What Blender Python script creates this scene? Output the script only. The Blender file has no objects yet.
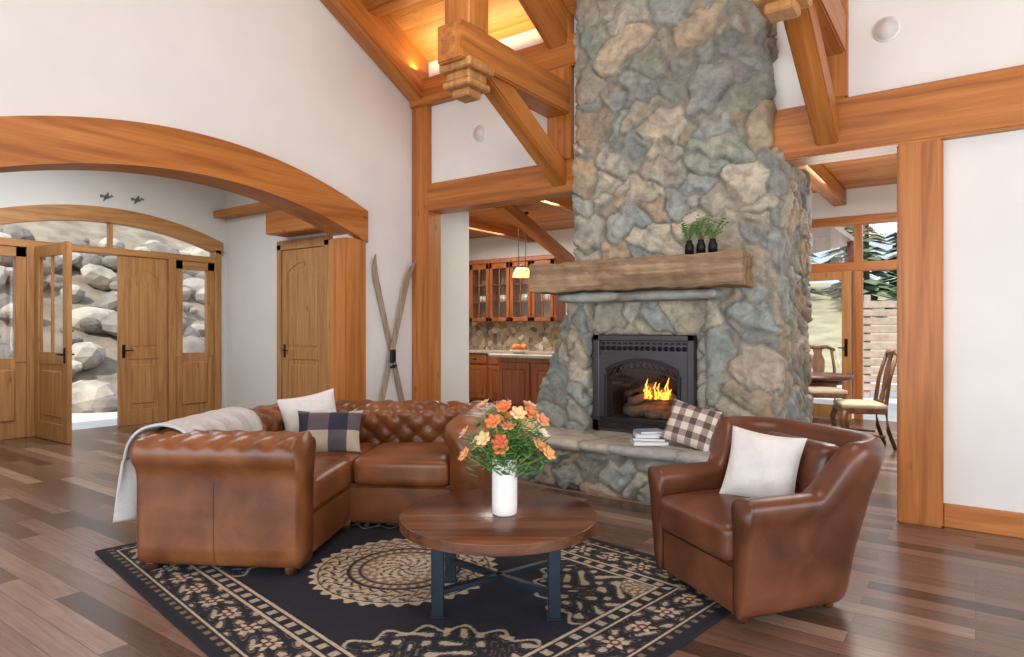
import bpy, bmesh, math, random
import numpy as np
from mathutils import Vector, Matrix
random.seed(7); np.random.seed(7)
A=math.radians(35.5); CA=math.cos(A); SA=math.sin(A)
def W(X,D,z=0.0):
    return Vector((CA*X-SA*D, SA*X+CA*D, z))
def PX(px,D,z=0.0):
    return W((px-512)/650*D,D,z)
def lin(h):
    r=[int(h[i:i+2],16)/255 for i in (0,2,4)]
    return tuple([(c/12.92 if c<=.04045 else ((c+.055)/1.055)**2.4) for c in r])+(1,)
# ------------------------------------------------------------ materials
def newmat(name):
    m=bpy.data.materials.new(name); m.use_nodes=True
    nt=m.node_tree; b=nt.nodes['Principled BSDF']
    return m,nt,b
def coords(nt,scale=(1,1,1),rand=False,kind='Object'):
    tc=nt.nodes.new('ShaderNodeTexCoord'); mp=nt.nodes.new('ShaderNodeMapping')
    mp.inputs['Scale'].default_value=scale
    nt.links.new(tc.outputs[kind],mp.inputs['Vector'])
    if rand:
        oi=nt.nodes.new('ShaderNodeObjectInfo'); ml=nt.nodes.new('ShaderNodeMath'); ml.operation='MULTIPLY'; ml.inputs[1].default_value=37
        nt.links.new(oi.outputs['Random'],ml.inputs[0]); cb=nt.nodes.new('ShaderNodeCombineXYZ')
        for k in range(3): nt.links.new(ml.outputs[0],cb.inputs[k])
        nt.links.new(cb.outputs[0],mp.inputs['Location'])
    return mp.outputs[0]
def noise(nt,vec,scale,detail=4,dist=0,rough=.55):
    n=nt.nodes.new('ShaderNodeTexNoise'); n.inputs['Scale'].default_value=scale; n.inputs['Detail'].default_value=detail
    n.inputs['Distortion'].default_value=dist; n.inputs['Roughness'].default_value=rough
    if vec: nt.links.new(vec,n.inputs['Vector'])
    return n.outputs['Fac']
def ramp(nt,fac,stops):
    r=nt.nodes.new('ShaderNodeValToRGB'); e=r.color_ramp.elements
    while len(e)<len(stops): e.new(.5)
    for i,(p,c) in enumerate(stops): e[i].position=p; e[i].color=c
    nt.links.new(fac,r.inputs[0]); return r.outputs[0]
def bump(nt,b,h,strength=.2,dist=.02):
    bp=nt.nodes.new('ShaderNodeBump'); bp.inputs['Strength'].default_value=strength; bp.inputs['Distance'].default_value=dist
    nt.links.new(h,bp.inputs['Height']); nt.links.new(bp.outputs[0],b.inputs['Normal'])
def mixc(nt,a,c,fac,mode='MIX'):
    m=nt.nodes.new('ShaderNodeMix'); m.data_type='RGBA'; m.blend_type=mode
    def put(s,v):
        if hasattr(v,'is_linked'): nt.links.new(v,s)
        else: s.default_value=v
    put(m.inputs[6],a); put(m.inputs[7],c)
    if hasattr(fac,'is_linked'): nt.links.new(fac,m.inputs[0])
    else: m.inputs[0].default_value=fac
    return m.outputs[2]
def plain(name,h,rough=.5,metal=0,var=.12,nscale=8,bmp=0,spec=.5):
    m,nt,b=newmat(name); c=lin(h); v=coords(nt)
    f=noise(nt,v,nscale)
    d=tuple(max(0,x*(1-var)) for x in c[:3])+(1,); l=tuple(min(1,x*(1+var)) for x in c[:3])+(1,)
    nt.links.new(ramp(nt,f,[(.3,d),(.7,l)]),b.inputs['Base Color'])
    b.inputs['Roughness'].default_value=rough; b.inputs['Metallic'].default_value=metal
    b.inputs['Specular IOR Level'].default_value=spec
    if bmp: bump(nt,b,noise(nt,v,nscale*6),bmp,.01)
    return m
def wood(name,dark,mid,light,axis=0,rough=.45,scale=1.0,rand=True,kn=True):
    m,nt,b=newmat(name)
    s=[11*scale]*3; s[axis]=.6*scale
    v=coords(nt,tuple(s),rand)
    f=noise(nt,v,1.3,6,.7)
    s2=[60*scale]*3; s2[axis]=2*scale
    f2=noise(nt,coords(nt,tuple(s2),rand),1,3,.3)
    col=ramp(nt,f,[(.25,lin(dark)),(.5,lin(mid)),(.78,lin(light))])
    col=mixc(nt,col,ramp(nt,f2,[(.3,(.76,.72,.66,1)),(.6,(1,1,1,1))]),.6,'MULTIPLY')
    if kn:
        vo=nt.nodes.new('ShaderNodeTexVoronoi'); vo.inputs['Scale'].default_value=1
        s3=[4.5]*3; s3[axis]=1.8
        nt.links.new(coords(nt,tuple(s3),rand),vo.inputs['Vector'])
        col=mixc(nt,col,ramp(nt,vo.outputs['Distance'],[(.03,(.25,.14,.08,1)),(.10,(1,1,1,1))]),.6,'MULTIPLY')
    nt.links.new(col,b.inputs['Base Color']); b.inputs['Roughness'].default_value=rough
    bump(nt,b,f2,.15,.01)
    return m
def emis(name,h,st):
    m,nt,b=newmat(name); b.inputs['Emission Color'].default_value=lin(h); b.inputs['Emission Strength'].default_value=st
    b.inputs['Base Color'].default_value=lin(h); return m
def glassm(name,tint='FFFFFF',gl=.12):
    m=bpy.data.materials.new(name); m.use_nodes=True; nt=m.node_tree; nt.nodes.clear()
    o=nt.nodes.new('ShaderNodeOutputMaterial'); t=nt.nodes.new('ShaderNodeBsdfTransparent'); g=nt.nodes.new('ShaderNodeBsdfGlossy')
    t.inputs[0].default_value=lin(tint); g.inputs['Roughness'].default_value=.03
    mx=nt.nodes.new('ShaderNodeMixShader'); mx.inputs[0].default_value=gl
    nt.links.new(t.outputs[0],mx.inputs[1]); nt.links.new(g.outputs[0],mx.inputs[2]); nt.links.new(mx.outputs[0],o.inputs[0]); return m
def planks(name,cols,w=.12,l=1.5,rough=.3,swap=False,gapc='3A261A',kind='Object'):
    m,nt,b=newmat(name); tc=nt.nodes.new('ShaderNodeTexCoord'); mp=nt.nodes.new('ShaderNodeMapping')
    nt.links.new(tc.outputs[kind],mp.inputs[0])
    if swap: mp.inputs['Rotation'].default_value=(0,0,math.pi/2)
    br=nt.nodes.new('ShaderNodeTexBrick'); br.offset=.37; br.offset_frequency=2
    br.inputs['Scale'].default_value=1; br.inputs['Brick Width'].default_value=l; br.inputs['Row Height'].default_value=w
    br.inputs['Mortar Size'].default_value=.0014; br.inputs['Mortar Smooth'].default_value=.2; br.inputs['Bias'].default_value=0
    br.inputs['Color1'].default_value=(0,0,0,1); br.inputs['Color2'].default_value=(1,1,1,1); br.inputs['Mortar'].default_value=(.2,.2,.2,1)
    nt.links.new(mp.outputs[0],br.inputs['Vector'])
    n=len(cols); col=ramp(nt,br.outputs['Color'],[(i/(n-1)*.9+.05,lin(c)) for i,c in enumerate(cols)])
    g=noise(nt,coords(nt,(1.5,26,10) if not swap else (26,1.5,10)),1.6,6,1.0)
    col=mixc(nt,col,ramp(nt,g,[(.3,(.66,.62,.60,1)),(.65,(1.08,1.05,1.02,1))]),.85,'MULTIPLY')
    col=mixc(nt,col,lin(gapc),br.outputs['Fac'])
    nt.links.new(col,b.inputs['Base Color']); b.inputs['Roughness'].default_value=rough
    bump(nt,b,g,.05,.01); return m
def attrmat(name,rough=.85,nstr=.5,attr='Col',ns=14,bmp=.6,bdist=.02):
    m,nt,b=newmat(name); at=nt.nodes.new('ShaderNodeAttribute'); at.attribute_name=attr
    v=coords(nt); f=noise(nt,v,ns,7,.4,.65); f3=noise(nt,v,ns*.35,3)
    col=mixc(nt,at.outputs['Color'],ramp(nt,f,[(.3,(.45,.46,.46,1)),(.52,(1,1,1,1)),(.72,(1.45,1.42,1.32,1))]),nstr,'MULTIPLY')
    col=mixc(nt,col,ramp(nt,f3,[(.35,(.86,.93,.92,1)),(.65,(1.14,1.05,.95,1))]),nstr,'MULTIPLY')
    nt.links.new(col,b.inputs['Base Color']); b.inputs['Roughness'].default_value=rough
    if bmp: bump(nt,b,f,bmp,bdist)
    return m
def plaid(name,c1,c2,c3,k):
    m,nt,b=newmat(name); tc=nt.nodes.new('ShaderNodeTexCoord'); sp=nt.nodes.new('ShaderNodeSeparateXYZ'); nt.links.new(tc.outputs['Object'],sp.inputs[0])
    outs=[]
    for a in (0,1):
        s=nt.nodes.new('ShaderNodeMath'); s.operation='MULTIPLY'; s.inputs[1].default_value=k; nt.links.new(sp.outputs[a],s.inputs[0])
        q=nt.nodes.new('ShaderNodeMath'); q.operation='SINE'; nt.links.new(s.outputs[0],q.inputs[0])
        g=nt.nodes.new('ShaderNodeMath'); g.operation='GREATER_THAN'; g.inputs[1].default_value=0.1; nt.links.new(q.outputs[0],g.inputs[0])
        h=nt.nodes.new('ShaderNodeMath'); h.operation='MULTIPLY'; h.inputs[1].default_value=.5; nt.links.new(g.outputs[0],h.inputs[0]); outs.append(h)
    ad=nt.nodes.new('ShaderNodeMath'); ad.operation='ADD'; nt.links.new(outs[0].outputs[0],ad.inputs[0]); nt.links.new(outs[1].outputs[0],ad.inputs[1])
    r=nt.nodes.new('ShaderNodeValToRGB'); r.color_ramp.interpolation='CONSTANT'; e=r.color_ramp.elements; e.new(.5)
    e[0].position=0; e[0].color=lin(c1); e[1].position=.25; e[1].color=lin(c2); e[2].position=.75; e[2].color=lin(c3)
    nt.links.new(ad.outputs[0],r.inputs[0]); nt.links.new(r.outputs[0],b.inputs['Base Color']); b.inputs['Roughness'].default_value=.9
    bump(nt,b,noise(nt,tc.outputs['Object'],120),.3,.004)
    return m
TC=('8A4C20','B36E30','C88644')
M_TIM=wood('timber',*TC,0,.42)
M_TIMY=wood('timber_arch',*TC,1,.42)
M_TIMZ=wood('timber_upright',*TC,2,.42)
M_DOOR=wood('door_pine','9A643A','B98650','CC9E68',2,.45,1.6)
M_DOORH=wood('door_pine_rail','9A643A','B98650','CC9E68',1,.45,1.6)
M_CAB=wood('cabinet_cherry','6B3518','8C4C26','A5623A',2,.35,1.6,kn=False)
M_MANT=wood('mantel_oak','5A4632','8E7458','B89C7C',0,.75,1.2)
M_TAB=wood('table_walnut','361D12','5E3A26','825236',0,.25,.7,kn=False)
M_DARKW=wood('dark_wood','3A2015','5C3622','7A4A30',2,.35,1.5,kn=False)
M_WALL=plain('plaster_wall','E0E0DD',.9,var=.025,nscale=2.5,bmp=.04)
M_CEIL=planks('ceiling_planks',['AA6A2E','BE7C3A','CC8E4A','B47236'],.14,3.0,.5,False,'6A3A16')
M_FLOOR=planks('floor_planks',['4A372B','6A5040','84695A','564233','745A4A','98806E'],.115,1.2,.24,False,'2E2118')
M_STONE=attrmat('fieldstone',.88,.75,'Col',11,.8,.025)
M_SLAB=attrmat('hearth_flagstone',.7,.5,'Col',9,.35)
def leather(name,d,m_,l):
    m,nt,b=newmat(name); v=coords(nt); f=noise(nt,v,3.5,5,.3)
    nt.links.new(ramp(nt,f,[(.3,lin(d)),(.5,lin(m_)),(.72,lin(l))]),b.inputs['Base Color'])
    b.inputs['Roughness'].default_value=.33; b.inputs['Specular IOR Level'].default_value=.5
    bump(nt,b,noise(nt,v,90,3),.12,.004); return m
M_LEA=leather('saddle_leather','562E17','734424','8E5833')
M_LEA2=leather('saddle_leather_dark','482617','623825','78482F')
M_BLK=plain('black_iron','1C1B1C',.45,.6)
M_STEEL=plain('blue_steel','2F3A44',.45,.7)
M_WHITE=plain('white_ceramic','F0EEEA',.25,var=.02)
M_CLOTH=plain('white_linen','D6D4D0',.95,var=.04,nscale=30,bmp=.4)
M_THROW=plain('throw_knit','CBCBC8',.98,var=.06,nscale=60,bmp=.6)
M_SNOW=plain('pale_gravel','D8D4CE',.9,var=.08,nscale=3)
M_ROCK=plain('boulder_rock','7C746C',.9,var=.4,nscale=2.5,bmp=.5)
M_ROCK2=plain('boulder_rock_light','A89E92',.9,var=.35,nscale=2.5,bmp=.5)
M_GLASS=glassm('pane_glass')
M_GREEN=plain('leaf_green','4A7832',.6,var=.35,nscale=20)
M_CONIF=plain('conifer_green','66785A',.9,var=.4,nscale=3)

# ------------------------------------------------------------ builder
class B:
    def __init__(s,name): s.name=name; s.bm=bmesh.new(); s.mats=[]
    def mi(s,m):
        if m not in s.mats: s.mats.append(m)
        return s.mats.index(m)
    def add(s,tb,mat,M=None,smooth=False):
        i=s.mi(mat)
        for f in tb.faces: f.material_index=i; f.smooth=smooth
        if M is not None: bmesh.ops.transform(tb,matrix=M,verts=tb.verts)
        me=bpy.data.meshes.new('t'); tb.to_mesh(me); tb.free(); s.bm.from_mesh(me); bpy.data.meshes.remove(me)
    def box(s,x0,x1,y0,y1,z0,z1,mat,bev=.004,M=None,seg=1):
        tb=bmesh.new(); bmesh.ops.create_cube(tb,size=1)
        T=Matrix.Translation(((x0+x1)/2,(y0+y1)/2,(z0+z1)/2))@Matrix.Diagonal((abs(x1-x0),abs(y1-y0),abs(z1-z0),1))
        bmesh.ops.transform(tb,matrix=T,verts=tb.verts)
        if bev>0: bmesh.ops.bevel(tb,geom=tb.edges[:],offset=bev,segments=seg,affect='EDGES')
        s.add(tb,mat,M)
    def cyl(s,p0,p1,r0,r1,mat,seg=20,smooth=True,cap=True):
        p0=Vector(p0);p1=Vector(p1);d=p1-p0
        tb=bmesh.new(); bmesh.ops.create_cone(tb,cap_ends=cap,segments=seg,radius1=r0,radius2=r1,depth=d.length)
        M=Matrix.Translation((p0+p1)/2)@d.to_track_quat('Z','Y').to_matrix().to_4x4()
        s.add(tb,mat,M,smooth)
    def sph(s,c,r,mat,sc=(1,1,1),sub=2,M=None):
        tb=bmesh.new(); bmesh.ops.create_icosphere(tb,subdivisions=sub,radius=r)
        T=Matrix.Translation(c)@(M if M is not None else Matrix())@Matrix.Diagonal((*sc,1))
        s.add(tb,mat,T,True)
    def bar(s,p0,p1,w,h,mat,bev=.003):
        p0=Vector(p0);p1=Vector(p1);x=(p1-p0).normalized(); up=Vector((0,0,1)) if abs(x.z)<.95 else Vector((0,1,0))
        y=up.cross(x).normalized(); z=x.cross(y)
        M=Matrix((x,y,z)).transposed().to_4x4(); M.translation=(p0+p1)/2; L=(p1-p0).length
        s.box(-L/2,L/2,-w/2,w/2,-h/2,h/2,mat,bev,M)
    def tube(s,pts,radii,mat,seg=8):
        tb=bmesh.new(); rings=[]; n=len(pts); pts=[Vector(p) for p in pts]
        for i,p in enumerate(pts):
            d=(pts[min(i+1,n-1)]-pts[max(i-1,0)]).normalized(); q=d.to_track_quat('Z','Y')
            rr=radii[i] if isinstance(radii,(list,tuple)) else radii
            rings.append([tb.verts.new(p+q@Vector((rr*math.cos(2*math.pi*k/seg),rr*math.sin(2*math.pi*k/seg),0))) for k in range(seg)])
        for i in range(n-1):
            for k in range(seg): tb.faces.new((rings[i][k],rings[i][(k+1)%seg],rings[i+1][(k+1)%seg],rings[i+1][k]))
        tb.faces.new(rings[0][::-1]); tb.faces.new(rings[-1]); s.add(tb,mat,None,True)
    def prism(s,pts,mat,fn,t0,t1,smooth=False):
        tb=bmesh.new(); f=[tb.verts.new(fn(a,b,t0)) for a,b in pts]; g=[tb.verts.new(fn(a,b,t1)) for a,b in pts]
        tb.faces.new(f); tb.faces.new(g[::-1]); n=len(pts)
        for i in range(n): tb.faces.new((f[i],g[i],g[(i+1)%n],f[(i+1)%n]))
        bmesh.ops.recalc_face_normals(tb,faces=tb.faces); s.add(tb,mat,None,smooth)
    def round(s,x0,x1,y0,y1,z0,z1,r,mat,cuts=14,crown=0,M=None,fn=None,pw=.75):
        tb=bmesh.new(); bmesh.ops.create_cube(tb,size=2); bmesh.ops.subdivide_edges(tb,edges=tb.edges[:],cuts=cuts,use_grid_fill=True)
        h=Vector(((x1-x0)/2,(y1-y0)/2,(z1-z0)/2)); c=Vector(((x1+x0)/2,(y1+y0)/2,(z1+z0)/2))
        for v in tb.verts:
            u=v.co.copy()
            u=Vector([math.copysign(abs(a)**pw,a) for a in u])
            p=Vector([u[i]*h[i] for i in range(3)])
            q=Vector([max(-(h[i]-r),min(h[i]-r,p[i])) for i in range(3)])
            d=p-q
            if d.length>1e-6: p=q+d.normalized()*r
            if crown: p.z+=crown*(1-u.x**2)*(1-u.y**2)*(1 if u.z>0 else -.3)*abs(u.z)
            v.co=p+c
            if fn: v.co=fn(v.co)
        s.add(tb,mat,M,True)
    def grid(s,P,mat,closed_u=False,closed_v=False,smooth=True,caps=False):
        tb=bmesh.new(); V=[[tb.verts.new(p) for p in row] for row in P]; n=len(V); m=len(V[0])
        for i in range(n if closed_u else n-1):
            for j in range(m if closed_v else m-1):
                try: tb.faces.new((V[i][j],V[(i+1)%n][j],V[(i+1)%n][(j+1)%m],V[i][(j+1)%m]))
                except: pass
        if caps: tb.faces.new(V[0][::-1]); tb.faces.new(V[-1])
        bmesh.ops.recalc_face_normals(tb,faces=tb.faces)
        s.add(tb,mat,None,smooth)
    def done(s,loc=(0,0,0),rz=0,parent=None,M=None):
        me=bpy.data.meshes.new(s.name); s.bm.to_mesh(me); s.bm.free()
        for m in s.mats: me.materials.append(m)
        o=bpy.data.objects.new(s.name,me); bpy.context.scene.collection.objects.link(o)
        if M is not None: o.matrix_world=M
        else: o.location=loc; o.rotation_euler=(0,0,rz)
        if parent: o.parent=parent
        return o
def empty(name,loc=(0,0,0),rz=0):
    o=bpy.data.objects.new(name,None); o.location=loc; o.rotation_euler=(0,0,rz); bpy.context.scene.collection.objects.link(o); return o
def beam(name,p0,p1,w,h,mat=None,bev=.012):
    p0=Vector(p0);p1=Vector(p1);x=(p1-p0).normalized(); up=Vector((0,0,1)) if abs(x.z)<.95 else Vector((0,1,0))
    y=up.cross(x).normalized(); z=x.cross(y); M=Matrix((x,y,z)).transposed().to_4x4(); M.translation=(p0+p1)/2; L=(p1-p0).length
    b=B(name); b.box(-L/2,L/2,-w/2,w/2,-h/2,h/2,mat or M_TIM,bev,None,2); return b.done(M=M)

# ------------------------------------------------------------ stone boxes
def hsh(i,j,k,s):
    n=(i*374761393+j*668265263+k*2147483647%1013904223+s*1274126177)&0xffffffff
    n=((n^(n>>13))*1274126177)&0xffffffff
    return ((n^(n>>16))&0xffffff)/float(0xffffff)
def voro(P,cell,seed,warp=1.0):
    q=P.copy()
    q[:,0]+=warp*(.05*np.sin(P[:,2]*9+1.3)+.03*np.sin(P[:,1]*17)+.015*np.sin(P[:,2]*31+P[:,0]*12))
    q[:,2]+=warp*(.045*np.sin(P[:,0]*8.3+P[:,1]*6)+.02*np.sin(P[:,0]*23+2)+.012*np.sin(P[:,0]*41+P[:,2]*17))
    q[:,1]+=warp*.04*np.sin(P[:,2]*7.7)
    q=q/np.array(cell); base=np.floor(q).astype(np.int64)
    f1=np.full(len(P),9.);f2=np.full(len(P),9.);idc=np.zeros(len(P));dv=np.zeros((len(P),3)); id2=np.zeros(len(P))
    for a in(-1,0,1):
        for b_ in(-1,0,1):
            for c in(-1,0,1):
                i=base[:,0]+a;j=base[:,1]+b_;k=base[:,2]+c
                r=[hsh(i,j,k,seed+t) for t in range(5)]
                s=np.stack([i+.02+.96*r[0],j+.02+.96*r[1],k+.02+.96*r[2]],1)
                d3=q-s; d=((np.abs(d3)**2.7).sum(1))**(1/2.7)-.12*r[4]+.06
                new=d<f1
                f2=np.where(new,f1,np.minimum(f2,d)); f1=np.where(new,d,f1); idc=np.where(new,r[3],idc); id2=np.where(new,r[4],id2); dv=np.where(new[:,None],d3,dv)
    return f1,f2,idc,id2,dv
PAL=np.array([lin(c)[:3] for c in ['9C998F','8A9290','AEA493','948D81','838C8B','B6AD9C','9B8972','838B81','A2988A','8D9693','A99B86','7D8281']])
PALS=np.array([lin(c)[:3] for c in ['B5B0A5','A5A7A3','BBB09C','AEA290','A0A5A6']])
def stone_box(name,x0,x1,y0,y1,z0,z1,amp=.04,cell=(.30,.30,.20),res=.015,pal=PAL,mat=None,seed=3,parent=None,post=None,mortar='858077',skip=()):
    c=np.array([(x0+x1)/2,(y0+y1)/2,(z0+z1)/2]); h=np.array([x1-x0,y1-y0,z1-z0])/2
    V=[];F=[];off=0
    for ax in range(3):
        for sg in(-1,1):
            if (ax,sg) in skip: continue
            a,b_=[k for k in range(3) if k!=ax]
            na=max(2,int(2*h[a]/res)+1); nb=max(2,int(2*h[b_]/res)+1)
            ga,gb=np.meshgrid(np.linspace(-h[a],h[a],na),np.linspace(-h[b_],h[b_],nb),indexing='ij')
            P=np.zeros((na*nb,3)); P[:,a]=ga.ravel();P[:,b_]=gb.ravel();P[:,ax]=sg*h[ax]
            V.append(P); idx=np.arange(na*nb).reshape(na,nb)+off; off+=na*nb
            q=np.stack([idx[:-1,:-1],idx[1:,:-1],idx[1:,1:],idx[:-1,1:]],-1).reshape(-1,4)
            flip=(sg<0)^(ax==1)
            if flip: q=q[:,::-1]
            F.append(q)
    P=np.concatenate(V);F=np.concatenate(F)
    w=np.clip((np.abs(P)-(h-.05))/.05,0,1)*np.sign(P); n=w/np.maximum(np.linalg.norm(w,axis=1,keepdims=True),1e-6)
    ww=np.sort(np.abs(w),axis=1)
    G=P+c; f1,f2,ic,i2,dv=voro(G,cell,seed)
    g1,g2,jc,j2,_=voro(G,(.085,.085,.065),seed+50,.6)
    e=f2-f1; t=np.clip(e/.10,0,1); t=t*t*(3-2*t)
    tilt=dv[:,0]*np.sin(ic*60)+dv[:,2]*np.cos(i2*50)
    hh=amp*(t*(.30+.75*i2)+t*.35*tilt)
    hh+=amp*t*.65*(jc-.5)*np.clip((g2-g1)/.25,0,1)
    hh+=amp*.10*np.sin(G[:,0]*55+G[:,2]*31)*np.sin(G[:,2]*47+G[:,1]*39)
    G=G+n*hh[:,None]-n*(ww[:,1]**2*.02)[:,None]
    if post is not None: G=post(G)
    col=pal[(ic*997).astype(int)%len(pal)]*(.82+.36*i2+.16*(j2-.5))[:,None]
    gm=pal.mean(0); col=col*.78+gm*.22*(.8+.4*jc)[:,None]
    mc=np.array(lin(mortar)[:3]); tm=np.clip((e-.015)/.045,0,1)[:,None]
    col=mc*(1-tm)+col*tm
    me=bpy.data.meshes.new(name); me.vertices.add(len(G)); me.vertices.foreach_set('co',G.astype(np.float32).ravel())
    me.loops.add(F.size); me.loops.foreach_set('vertex_index',F.ravel().astype(np.int32))
    me.polygons.add(len(F)); me.polygons.foreach_set('loop_start',np.arange(0,F.size,4,dtype=np.int32))
    me.update(calc_edges=True); me.polygons.foreach_set('use_smooth',np.ones(len(F),dtype=bool))
    at=me.color_attributes.new('Col','FLOAT_COLOR','POINT'); at.data.foreach_set('color',np.concatenate([col,np.ones((len(col),1))],1).astype(np.float32).ravel())
    me.materials.append(mat or M_STONE); me.validate()
    o=bpy.data.objects.new(name,me); bpy.context.scene.collection.objects.link(o)
    if parent: o.parent=parent
    return o

# ------------------------------------------------------------ room shell
UL=-4.95; VW=5.2
def roofz(v): return 4.15+.52*(5.1-v)
b=B('floor'); b.box(-9.4,4.2,-3.6,10.5,-.12,0,M_FLOOR,0); b.done()
b=B('gravel_ground'); b.box(-45,45,-45,60,-.5,-.14,M_SNOW,0); b.done()
def arc(v0,v1,c,top,k,n=24):
    return [(v0+(v1-v0)*i/n, top-k*(v0+(v1-v0)*i/n-c)**2) for i in range(n+1)]
RV=1.3
b=B('wall_left')
pts=[(-3.5,0),(1.05,0)]+arc(1.05,4.2,2.7,2.54,.123)+[(4.2,0),(6.05,0),(6.05,3.3),(5.3,3.3),(5.3,roofz(5.3)+.05),(RV,roofz(RV)+.05),(-3.5,roofz(RV)-.52*(RV+3.5))]
b.prism(pts,M_WALL,lambda a,c,t:(t,a,c),UL-.22,UL); b.done()
b=B('trim_arch')
lo=arc(.95,4.38,2.7,2.49,.123); hi=arc(.95,4.38,2.7,2.80,.123)
P=[]
for (a,z0),(a2,z1) in zip(lo,hi): P.append([(UL-.24,a,z0),(UL+.09,a,z0),(UL+.09,a,z1),(UL-.24,a,z1)])
b.grid(P,M_TIMY,closed_v=True,smooth=False,caps=True); b.done()
beam('post_arch',(UL-.05,4.24,0),(UL-.05,4.24,2.17),.26,.26,bev=.012)
beam('post_arch',(UL-.05,1.05,0),(UL-.05,1.05,2.14),.26,.26,bev=.012)
b=B('wall_fireplace')
b.box(UL,-2.7,VW-.07,VW+.07,2.8,4.2,M_WALL,0)
b.box(-1.35,4.1,VW-.05,VW+.07,2.8,4.2,M_WALL,0)
b.box(-.2,4.1,VW-.05,VW+.07,0,2.6,M_WALL,0)
b.done()
b=B('baseboard_right'); b.box(-.17,4.1,VW-.09,VW-.05,0,.15,M_TIM,.004); b.done()
beam('beam_lower_left',(UL,VW,2.685),(-2.8,VW,2.685),.25,.29)
beam('beam_lower_right',(-1.3,VW,2.73),(4.1,VW,2.73),.28,.38)
beam('post_corner',(-4.83,VW-.02,0),(-4.83,VW-.02,3.7),.24,.22)
beam('post_right',(-.302,VW-.01,0),(-.302,VW-.01,2.54),.26,.26)
beam('beam_plate',(UL,VW-.03,3.80),(-2.8,VW-.03,3.80),.26,.28)
beam('post_upper_left',(-3.09,VW-.02,2.83),(-3.09,VW-.02,4.15),.25,.25)
beam('post_upper_right',(-.86,VW-.02,2.92),(-.86,VW-.02,4.15),.25,.25)
for nm,u in(('left',-3.09),('right',-.86)):
    beam('hammer_beam_'+nm,(u,VW,3.37),(u,3.55,3.37),.24,.28)
    beam('brace_'+nm,(u,5.16,2.66),(u,3.85,3.36),.15,.19)
    b=B('timber_pendant_'+nm)
    for k,(s_,z0,z1) in enumerate([(.15,3.19,3.26),(.11,3.12,3.19),(.13,3.07,3.12),(.08,3.01,3.07)]):
        b.box(u-s_,u+s_,3.75-s_,3.75+s_,z0,z1,M_DOOR,.012)
    b.box(u-.12,u+.12,3.63,3.87,3.5,roofz(3.8)-.1,M_TIMZ,.01)
    b.done()
    beam('rafter_'+nm,(u,5.3,roofz(5.3)-.16),(u,RV,roofz(RV)-.16),.2,.3)
beam('rafter_wall',(UL+.1,5.3,roofz(5.3)-.22),(UL+.1,RV,roofz(RV)-.22),.2,.42)
for i,v in enumerate((4.35,3.2)):
    beam('purlin',(UL,v,roofz(v)-.1),(4.1,v,roofz(v)-.1),.16,.2)
def slab(name,c,mat):
    b=B(name); tb=bmesh.new(); lo=[tb.verts.new(p) for p in c]; hi=[tb.verts.new((p[0],p[1],p[2]+.15)) for p in c]
    tb.faces.new(lo);tb.faces.new(hi[::-1])
    for i in range(4): tb.faces.new((lo[i],hi[i],hi[(i+1)%4],lo[(i+1)%4]))
    bmesh.ops.recalc_face_normals(tb,faces=tb.faces); b.add(tb,mat); return b.done()
slab('ceiling_vault_front',[(UL-.2,5.45,roofz(5.45)),(4.2,5.45,roofz(5.45)),(4.2,RV,roofz(RV)),(UL-.2,RV,roofz(RV))],M_CEIL)
slab('ceiling_vault_rear',[(UL-.2,RV,roofz(RV)),(4.2,RV,roofz(RV)),(4.2,-3.6,roofz(RV)-.52*4.9),(UL-.2,-3.6,roofz(RV)-.52*4.9)],M_CEIL)
b=B('wall_rear')
for u0,u1 in((-4.95,-4.5),(-2.4,-2.2),(-.1,.1),(2.2,2.4),(3.9,4.2)): b.box(u0,u1,-3.55,-3.4,0,2.7,M_WALL,0)
b.box(-4.95,4.2,-3.55,-3.4,2.7,4.6,M_WALL,0); b.done()
b=B('wall_right')
for v0,v1 in((-3.5,-3.0),(-.6,-.4),(2.0,2.2),(4.2,5.3)): b.box(4.1,4.2,v0,v1,0,2.7,M_WALL,0)
b.prism([(-3.5,2.7),(5.3,2.7),(5.3,roofz(5.3)),(RV,roofz(RV)),(-3.5,roofz(RV)-.52*(RV+3.5))],M_WALL,lambda a,c,t:(t,a,c),4.1,4.2); b.done()
M_GRL=plain('grille','D4D4D2',.8)
def disc(name,c,r,n):
    b=B(name); c=Vector(c); n=Vector(n); b.cyl(c,c+n*.012,r,r,M_WHITE,28); b.cyl(c+n*.012,c+n*.016,r*.85,r*.85,M_GRL,28); b.done()
disc('ceiling_speaker',(-4.05,VW-.07,3.26),.085,(0,-1,0)); disc('ceiling_speaker',(-.5,VW-.05,3.36),.085,(0,-1,0))

# ---------------- vestibule
EU=-9.25
b=B('wall_entry')
ar=[(v,z) for v,z in arc(2.4,5.38,3.9,2.78,.13)]
b.prism([(-.2,0),(2.4,0)]+ar+[(5.38,0),(5.7,0),(5.7,3.6),(-.2,3.6)],M_WALL,lambda a,c,t:(t,a,c),EU-.2,EU); b.done()
b=B('wall_vestibule_side'); b.box(EU-.2,UL-.2,5.5,5.65,0,3.6,M_WALL,0); b.done()
b=B('wall_vestibule_near'); b.box(EU-.2,UL-.2,-.25,-.1,0,3.6,M_WALL,0); b.done()
b=B('ceiling_vestibule'); b.box(EU-.2,UL-.15,-.2,5.6,3.6,3.7,M_WALL,0); b.done()
b=B('ceiling_closet_soffit'); b.box(-7.35,UL-.22,5.0,5.5,3.0,3.06,M_CEIL,0); b.done()
beam('beam_closet',(-7.72,5.32,2.70),(UL-.2,5.32,2.70),.34,.30)
b=B('window_1')
P=[]
for (a,z) in arc(2.34,5.44,3.9,2.78,.125): P.append([(EU+.04,a,z-.09),(EU+.04,a,z+.10),(EU-.12,a,z+.10),(EU-.12,a,z-.09)])
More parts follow.
